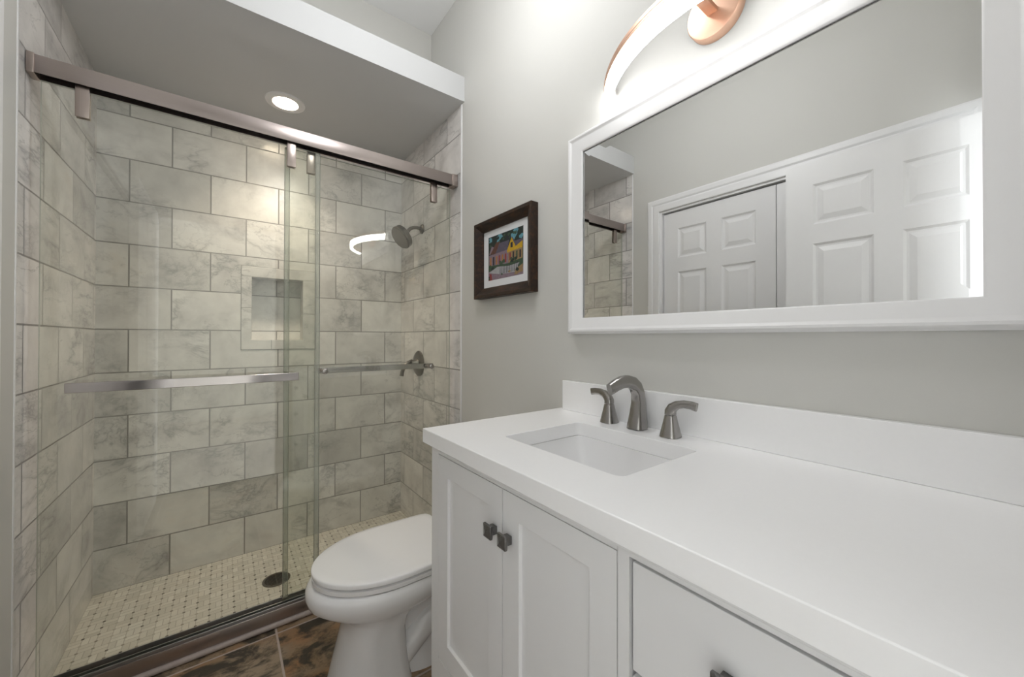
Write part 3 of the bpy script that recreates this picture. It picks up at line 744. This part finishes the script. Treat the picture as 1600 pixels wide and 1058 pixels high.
def knob(parent, y, z, x=XC):
    mb = MB()
    def sq(xx, hs, yy=y, zz=z): return [(xx, yy - hs, zz - hs), (xx, yy + hs, zz - hs), (xx, yy + hs, zz + hs), (xx, yy - hs, zz + hs)]
    mb.loft([sq(x - 0.0003, 0.0085), sq(x - 0.012, 0.0085)])
    mb.loft([sq(x - 0.0121, 0.0100), sq(x - 0.016, 0.0140), sq(x - 0.0215, 0.0140), sq(x - 0.0255, 0.003), sq(x - 0.0262, 0.001)])
    return mb.build('knob', M['knobmetal'], parent=parent, smooth=15, bev=0.0008)
d1 = shaker('door', 0.6525, 0.950, 0.306, 0.8455, 0.0505, 0.0505)
d2 = shaker('door', 0.3605, 0.6525, 0.306, 0.8455, 0.0535, 0.0505)
knob(d1, 0.680, 0.751); knob(d2, 0.628, 0.751)
shaker('bottom_panel', 0.3605, 0.950, 0.095, 0.298, 0.045, 0.040)
dr = []
zt = 0.8405
for hgt in (0.157, 0.235, 0.235):
    dd = shaker('drawer', 0.069, 0.338, zt - hgt, zt, 0, 0, slab=True, x=XC + 0.004)
    knob(dd, 0.2035, zt - hgt / 2, x=XC + 0.004); zt -= hgt + 0.006

# countertop with sink cut-out, backsplash
SX0, SX1, SY0, SY1 = 0.580, 0.860, 0.440, 0.806
def slab_with_hole(x0, x1, y0, y1, z0, z1, hole):
    bm = bmesh.new()
    def loop(pts, z):
        vs = [bm.verts.new((p[0], p[1], z)) for p in pts]
        return vs, [bm.edges.new((vs[i], vs[(i + 1) % len(vs)])) for i in range(len(vs))]
    outer = [(x0, y0), (x1, y0), (x1, y1), (x0, y1)]; res = {}
    for z in (z0, z1):
        ov, oe = loop(outer, z); hv, he = loop(hole, z)
        bmesh.ops.triangle_fill(bm, edges=oe + he, use_beauty=True); res[z] = (ov, hv)
    for k in (0, 1):
        a, b = res[z0][k], res[z1][k]; n = len(a)
        for i in range(n):
            j = (i + 1) % n; bm.faces.new((a[i], a[j], b[j], b[i]))
    m = MB(); m.bm.free(); m.bm = bm; return m
ct = thing('countertop', 'white quartz countertop with cut-out for the sink', 'countertop', (0.72, 0.46, CB))
hole = [(p[0], p[1]) for p in rrect(SX0, SX1, SY0, SY1, 0.018, 0, n=5)]
m = slab_with_hole(0.447, XR - 0.001, -0.078, 0.984 + 0.026, CB, CT, hole); m.build('slab', M['quartz'], parent=ct, bev=0.0018)
mb = MB(); mb.box(XR - 0.021, XR - 0.001, -0.078, 0.984, CT + 0.0002, 1.0085); tag(mb.build('backsplash', M['quartz'], bev=0.0015, origin=(XR - 0.011, 0.453, CT)), 'low white quartz backsplash strip standing along the wall behind the faucet', 'backsplash')

sk = thing('sink', 'white rectangular undermount sink basin in the countertop', 'sink', (0.72, 0.623, 0.73))
mb = MB()
secs = [(-0.012, 0.8668), (0.0012, 0.8668), (0.003, 0.862), (0.013, 0.838), (0.030, 0.802), (0.048, 0.774), (0.068, 0.760), (0.095, 0.755), (0.125, 0.753)]
mb.loft([rrect(SX0 + i, SX1 - i, SY0 + i * 1.35, SY1 - i * 1.35, max(0.012, 0.018 + i * 0.25), z, n=5) for i, z in secs], False, True)
o_ = [(-0.012, 0.8668), (-0.010, 0.82), (0.03, 0.745), (0.12, 0.735)]
mb.loft([rrect(SX0 + i, SX1 - i, SY0 + i, SY1 - i, 0.02, z, n=5) for i, z in o_], False, True)
mb.build('basin', M['porcelain'], parent=sk, smooth=50)
mb = MB(); mb.lathe((0.72, 0.623, 0.7545), (0, 0, 1), [(0.024, 0), (0.024, 0.003), (0.018, 0.004), (0.015, 0.007), (0.002, 0.008)]); mb.build('drain_plug', M['nickel'], parent=sk)

# faucet
fa = thing('faucet', 'brushed nickel widespread faucet behind the sink', 'faucet', (0.925, 0.645, CT))
def octo(k, n):
    a = 2 * math.pi * (k + 0.5) / n; e = 0.55
    c, s = math.cos(a), math.sin(a)
    return math.copysign(abs(c) ** e, c) * 0.97, math.copysign(abs(s) ** e, s) * 0.97
mb = MB(); Y = 0.647
pth = [(0.926, Y, CT + 0.0005), (0.927, Y, 0.920), (0.930, Y, 0.950), (0.932, Y, 0.980), (0.929, Y, 1.005), (0.919, Y, 1.024), (0.902, Y, 1.036), (0.880, Y, 1.0415), (0.856, Y, 1.0405), (0.832, Y, 1.0345), (0.806, Y, 1.0245)]
rad = [(0.0255, 0.0255), (0.0245, 0.0240), (0.0215, 0.0200), (0.0190, 0.0172), (0.0180, 0.0160), (0.0178, 0.0152), (0.0178, 0.0140), (0.0176, 0.0128), (0.0172, 0.0115), (0.0165, 0.0100), (0.0155, 0.0085)]
mb.tube(pth, rad, n=16, up=(0, 1, 0), section=octo); sp = mb.build('spout', M['nickel'], parent=fa, smooth=30)
mb = MB(); mb.lathe((0.8185, Y, 1.0205), (-0.35, 0, -1), [(0.0085, 0), (0.0085, 0.0012), (0.006, 0.0014)]); plabel(mb.build('aerator', M['black'], parent=sp), 'dark water outlet under the spout tip')
def faucet_handle(x, y, sg):
    mb = MB(); lps = []
    for r, z in ((0.0245, 0.0005), (0.0235, 0.006), (0.0175, 0.032), (0.0135, 0.052), (0.0130, 0.0545), (0.0118, 0.056)):
        lps.append([(x + r * octo(k, 16)[0], y + r * octo(k, 16)[1], CT + z) for k in range(16)])
    mb.loft(lps); hb = mb.build('handle_base', M['nickel'], parent=fa, smooth=30)
    mb = MB()
    mb.tube([(x, y, CT + 0.0575), (x, y, CT + 0.066), (x, y + sg * 0.006, CT + 0.076), (x, y + sg * 0.018, CT + 0.084), (x, y + sg * 0.036, CT + 0.0885), (x, y + sg * 0.054, CT + 0.088), (x, y + sg * 0.069, CT + 0.085)],
            [(0.0128, 0.0128), (0.0128, 0.0125), (0.0125, 0.0110), (0.0110, 0.0085), (0.0100, 0.0062), (0.0105, 0.0052), (0.0110, 0.0050)], n=16, up=(1, 0, 0), section=octo)
    mb.build('lever', M['nickel'], parent=hb, smooth=30)
faucet_handle(0.929, 0.747, 1); faucet_handle(0.919, 0.543, -1)

# ------------------------------------------------------------------ mirror
mi = thing('mirror', 'large white framed mirror above the backsplash', 'mirror', (XR, 0.46, 1.172))
oy0, oy1, oz0, oz1 = -0.026, 0.953, 1.173, 1.852
iy0, iy1, iz0, iz1 = 0.036, 0.891, 1.227, 1.792
prof = [(0.0, 0.0005), (0.0, 0.014), (0.035, 0.016), (0.055, 0.020), (0.085, 0.028), (0.16, 0.0335), (0.26, 0.034), (0.36, 0.031), (0.42, 0.0295), (0.93, 0.0205), (1.0, 0.017), (1.0, 0.0135)]
mb = MB()
lps = []
for f_, dx in prof:
    a, b = oy0 + (iy0 - oy0) * f_, oy1 + (iy1 - oy1) * f_
    c, d_ = oz0 + (iz0 - oz0) * f_, oz1 + (iz1 - oz1) * f_
    lps.append([(XR - dx, a, c), (XR - dx, b, c), (XR - dx, b, d_), (XR - dx, a, d_)])
mb.loft(lps, False, False); mb.build('frame', M['trim'], parent=mi, smooth=30)
mb = MB(); xm = XR - 0.0125
bv = 0.024
e = 0.004
lps = [[(xm + 0.0002, iy0 - e, iz0 - e), (xm + 0.0002, iy1 + e, iz0 - e), (xm + 0.0002, iy1 + e, iz1 + e), (xm + 0.0002, iy0 - e, iz1 + e)],
       [(xm - 0.0002, iy0 + bv, iz0 + bv), (xm - 0.0002, iy1 - bv, iz0 + bv), (xm - 0.0002, iy1 - bv, iz1 - bv), (xm - 0.0002, iy0 + bv, iz1 - bv)]]
mb.loft(lps, False, True); mb.build('mirror_glass', M['mirror'], parent=mi, smooth=0.01)

# ------------------------------------------------------------------ vanity light
vl = thing('vanity_light', 'curved copper LED bar light lit above the mirror', 'wall light', (XR, 0.455, 1.97))
LB, LL, LYC, LZ = 0.14, 0.32, 0.455, 1.900
RR = (LL * LL + LB * LB) / (2 * LB); LXC = 0.975 - LB + RR; AM = math.asin(LL / RR)
def arc_sweep(mb, ra, rb, z0, z1, am=AM, n=64):
    lps = []
    for i in range(n + 1):
        a = -am + 2 * am * i / n
        P = lambda r, z: (LXC - r * math.cos(a), LYC + r * math.sin(a), z)
        lps.append([P(RR + ra, z0), P(RR + rb, z0), P(RR + rb, z1), P(RR + ra, z1)])
    mb.loft(lps)
mb = MB(); arc_sweep(mb, 0.0, 0.020, LZ, LZ + 0.048); plabel(mb.build('diffuser', M['led'], parent=vl, bev=0.002), 'glowing white curved diffuser')
mb = MB(); arc_sweep(mb, -0.003, 0.0235, LZ + 0.0485, LZ + 0.060); arc_sweep(mb, 0.0206, 0.0235, LZ + 0.040, LZ + 0.0484); arc_sweep(mb, -0.0035, -0.0008, LZ + 0.012, LZ + 0.0484); mb.build('channel', M['copper'], parent=vl, bev=0.001)
mb = MB(); mb.lathe((XR - 0.0005, 0.455, 1.972), (-1, 0, 0), [(0.066, 0), (0.066, 0.022), (0.064, 0.025), (0.060, 0.026), (0.002, 0.026)], n=56); mb.build('canopy', M['copper'], parent=vl)
mb = MB(); mb.box(0.853, XR - 0.026, 0.443, 0.467, 1.9605, 1.972, bev=0.001); mb.build('arm', M['copper'], parent=vl)

# ------------------------------------------------------------------ framed picture
pc = thing('framed_picture', 'small framed painting of a yellow house in dark rustic wood', 'picture', (XR, 1.35, 1.34))
py0, py1, pz0, pz1 = 1.140, 1.563, 1.341, 1.693
qy0, qy1, qz0, qz1 = 1.190, 1.520, 1.390, 1.650
mb = MB(); lps = []
for f_, dx in ((0.0, 0.0008), (0.0, 0.037), (0.06, 0.0385), (0.30, 0.036), (0.42, 0.031), (0.9, 0.016), (1.0, 0.013), (1.0, 0.007)):
    a, b = py0 + (qy0 - py0) * f_, py1 + (qy1 - py1) * f_
    c, d_ = pz0 + (qz0 - pz0) * f_, pz1 + (qz1 - pz1) * f_
    lps.append([(XR - dx, a, c), (XR - dx, b, c), (XR - dx, b, d_), (XR - dx, a, d_)])
mb.loft(lps, False, False); mb.build('frame', M['wood'], parent=pc, smooth=20)
mb = MB(); mb.box(XR - 0.0075, XR - 0.004, qy0 - 0.004, qy1 + 0.004, qz0 - 0.004, qz1 + 0.004); mb.build('mat', M['mat'], parent=pc)
pal = {'sky': (0.16, 0.42, 0.52), 'dark': (0.015, 0.03, 0.025), 'green': (0.05, 0.10, 0.055), 'roof': (0.13, 0.11, 0.16), 'brown': (0.15, 0.06, 0.04), 'yellow': (0.72, 0.44, 0.02),
       'orange': (0.52, 0.22, 0.06), 'red': (0.35, 0.05, 0.05), 'white': (0.5, 0.5, 0.52), 'mauve': (0.30, 0.22, 0.27), 'tan': (0.38, 0.25, 0.12), 'ink': (0.02, 0.02, 0.035)}
names = list(pal); pm = [plain('print_' + k, tuple(c * 0.72 for c in pal[k]), 0.6, nscale=90, namt=0.35) for k in names]
mb = MB(); ry0, ry1, rz0, rz1 = 1.224, 1.482, 1.422, 1.621; lay = [0]
def poly(pts, c):
    lay[0] += 1; x = XR - 0.0077 - 0.000004 * lay[0]
    mb.face([(x, ry1 + (ry0 - ry1) * a, rz0 + (rz1 - rz0) * b) for a, b in pts], names.index(c))
def blob(a, b, r, c, n=9, sq=1.0):
    poly([(min(1, max(0, a + r * random.uniform(0.6, 1.15) * math.cos(2 * math.pi * k / n))), min(1, max(0, b + sq * r * random.uniform(0.6, 1.15) * math.sin(2 * math.pi * k / n)))) for k in range(n)], c)
poly([(0, 0), (1, 0), (1, 1), (0, 1)], 'green')
poly([(0, 0.55), (1, 0.55), (1, 1), (0, 1)], 'dark')
for a, b, r in ((0.06, 0.93, 0.07), (0.33, 0.93, 0.10), (0.30, 0.82, 0.06), (0.42, 0.96, 0.05), (0.74, 0.88, 0.11), (0.80, 0.95, 0.08), (0.95, 0.80, 0.06)): blob(a, b, r, 'sky')
for i in range(26): blob(random.random(), random.uniform(0.72, 0.99), random.uniform(0.02, 0.045), random.choice(['dark', 'green', 'dark', 'ink']))
poly([(0.02, 0.60), (0.10, 0.78), (0.22, 0.72), (0.26, 0.60)], 'mauve')
poly([(0.06, 0.60), (0.25, 0.84), (0.36, 0.82), (0.24, 0.58)], 'brown')
poly([(0.22, 0.58), (0.34, 0.80), (0.62, 0.80), (0.58, 0.60)], 'roof')
poly([(0.02, 0.34), (0.02, 0.58), (0.60, 0.60), (0.60, 0.30)], 'mauve')
poly([(0.56, 0.56), (0.70, 0.86), (0.78, 0.74), (0.99, 0.74), (0.99, 0.58), (0.58, 0.62)], 'roof')
poly([(0.56, 0.58), (0.69, 0.84), (0.80, 0.62), (0.98, 0.70), (0.98, 0.56), (0.58, 0.52)], 'yellow')
poly([(0.66, 0.62), (0.66, 0.73), (0.72, 0.73), (0.72, 0.62)], 'ink')
poly([(0.60, 0.30), (0.60, 0.54), (0.98, 0.56), (0.98, 0.34)], 'tan')
for i in range(6): poly([(0.05 + i * 0.09, 0.34), (0.05 + i * 0.09, 0.52), (0.095 + i * 0.09, 0.53), (0.095 + i * 0.09, 0.33)], ['orange', 'ink', 'orange', 'red', 'orange', 'red'][i])
for i in range(4): poly([(0.63 + i * 0.09, 0.36), (0.63 + i * 0.09, 0.52), (0.67 + i * 0.09, 0.52), (0.67 + i * 0.09, 0.36)], ['red', 'ink', 'green', 'ink'][i])
for i in range(18): blob(random.random(), random.uniform(0.24, 0.40), random.uniform(0.03, 0.055), random.choice(['green', 'dark', 'green', 'ink']))
poly([(0, 0), (0, 0.20), (0.30, 0.26), (0.60, 0.22), (1, 0.16), (1, 0)], 'mauve')
poly([(0.02, 0.18), (0.28, 0.28), (0.62, 0.24), (0.9, 0.26), (0.8, 0.08), (0.36, 0.10)], 'white')
for i in range(12): poly([(0.36 + i * 0.045, 0.10), (0.362 + i * 0.045, 0.26), (0.372 + i * 0.045, 0.26), (0.376 + i * 0.045, 0.10)], 'ink')
poly([(0.76, 0.02), (0.80, 0.14), (0.99, 0.22), (0.99, 0.06)], 'tan')
poly([(0.02, 0.0), (0.04, 0.16), (0.10, 0.14), (0.12, 0.0)], 'red')
for i in range(8): blob(random.random(), random.uniform(0.02, 0.14), random.uniform(0.02, 0.04), random.choice(['green', 'brown', 'tan', 'dark']))
mb.bm.normal_update()
plabel(mb.build('print', pm, parent=pc), 'colourful painted village print')
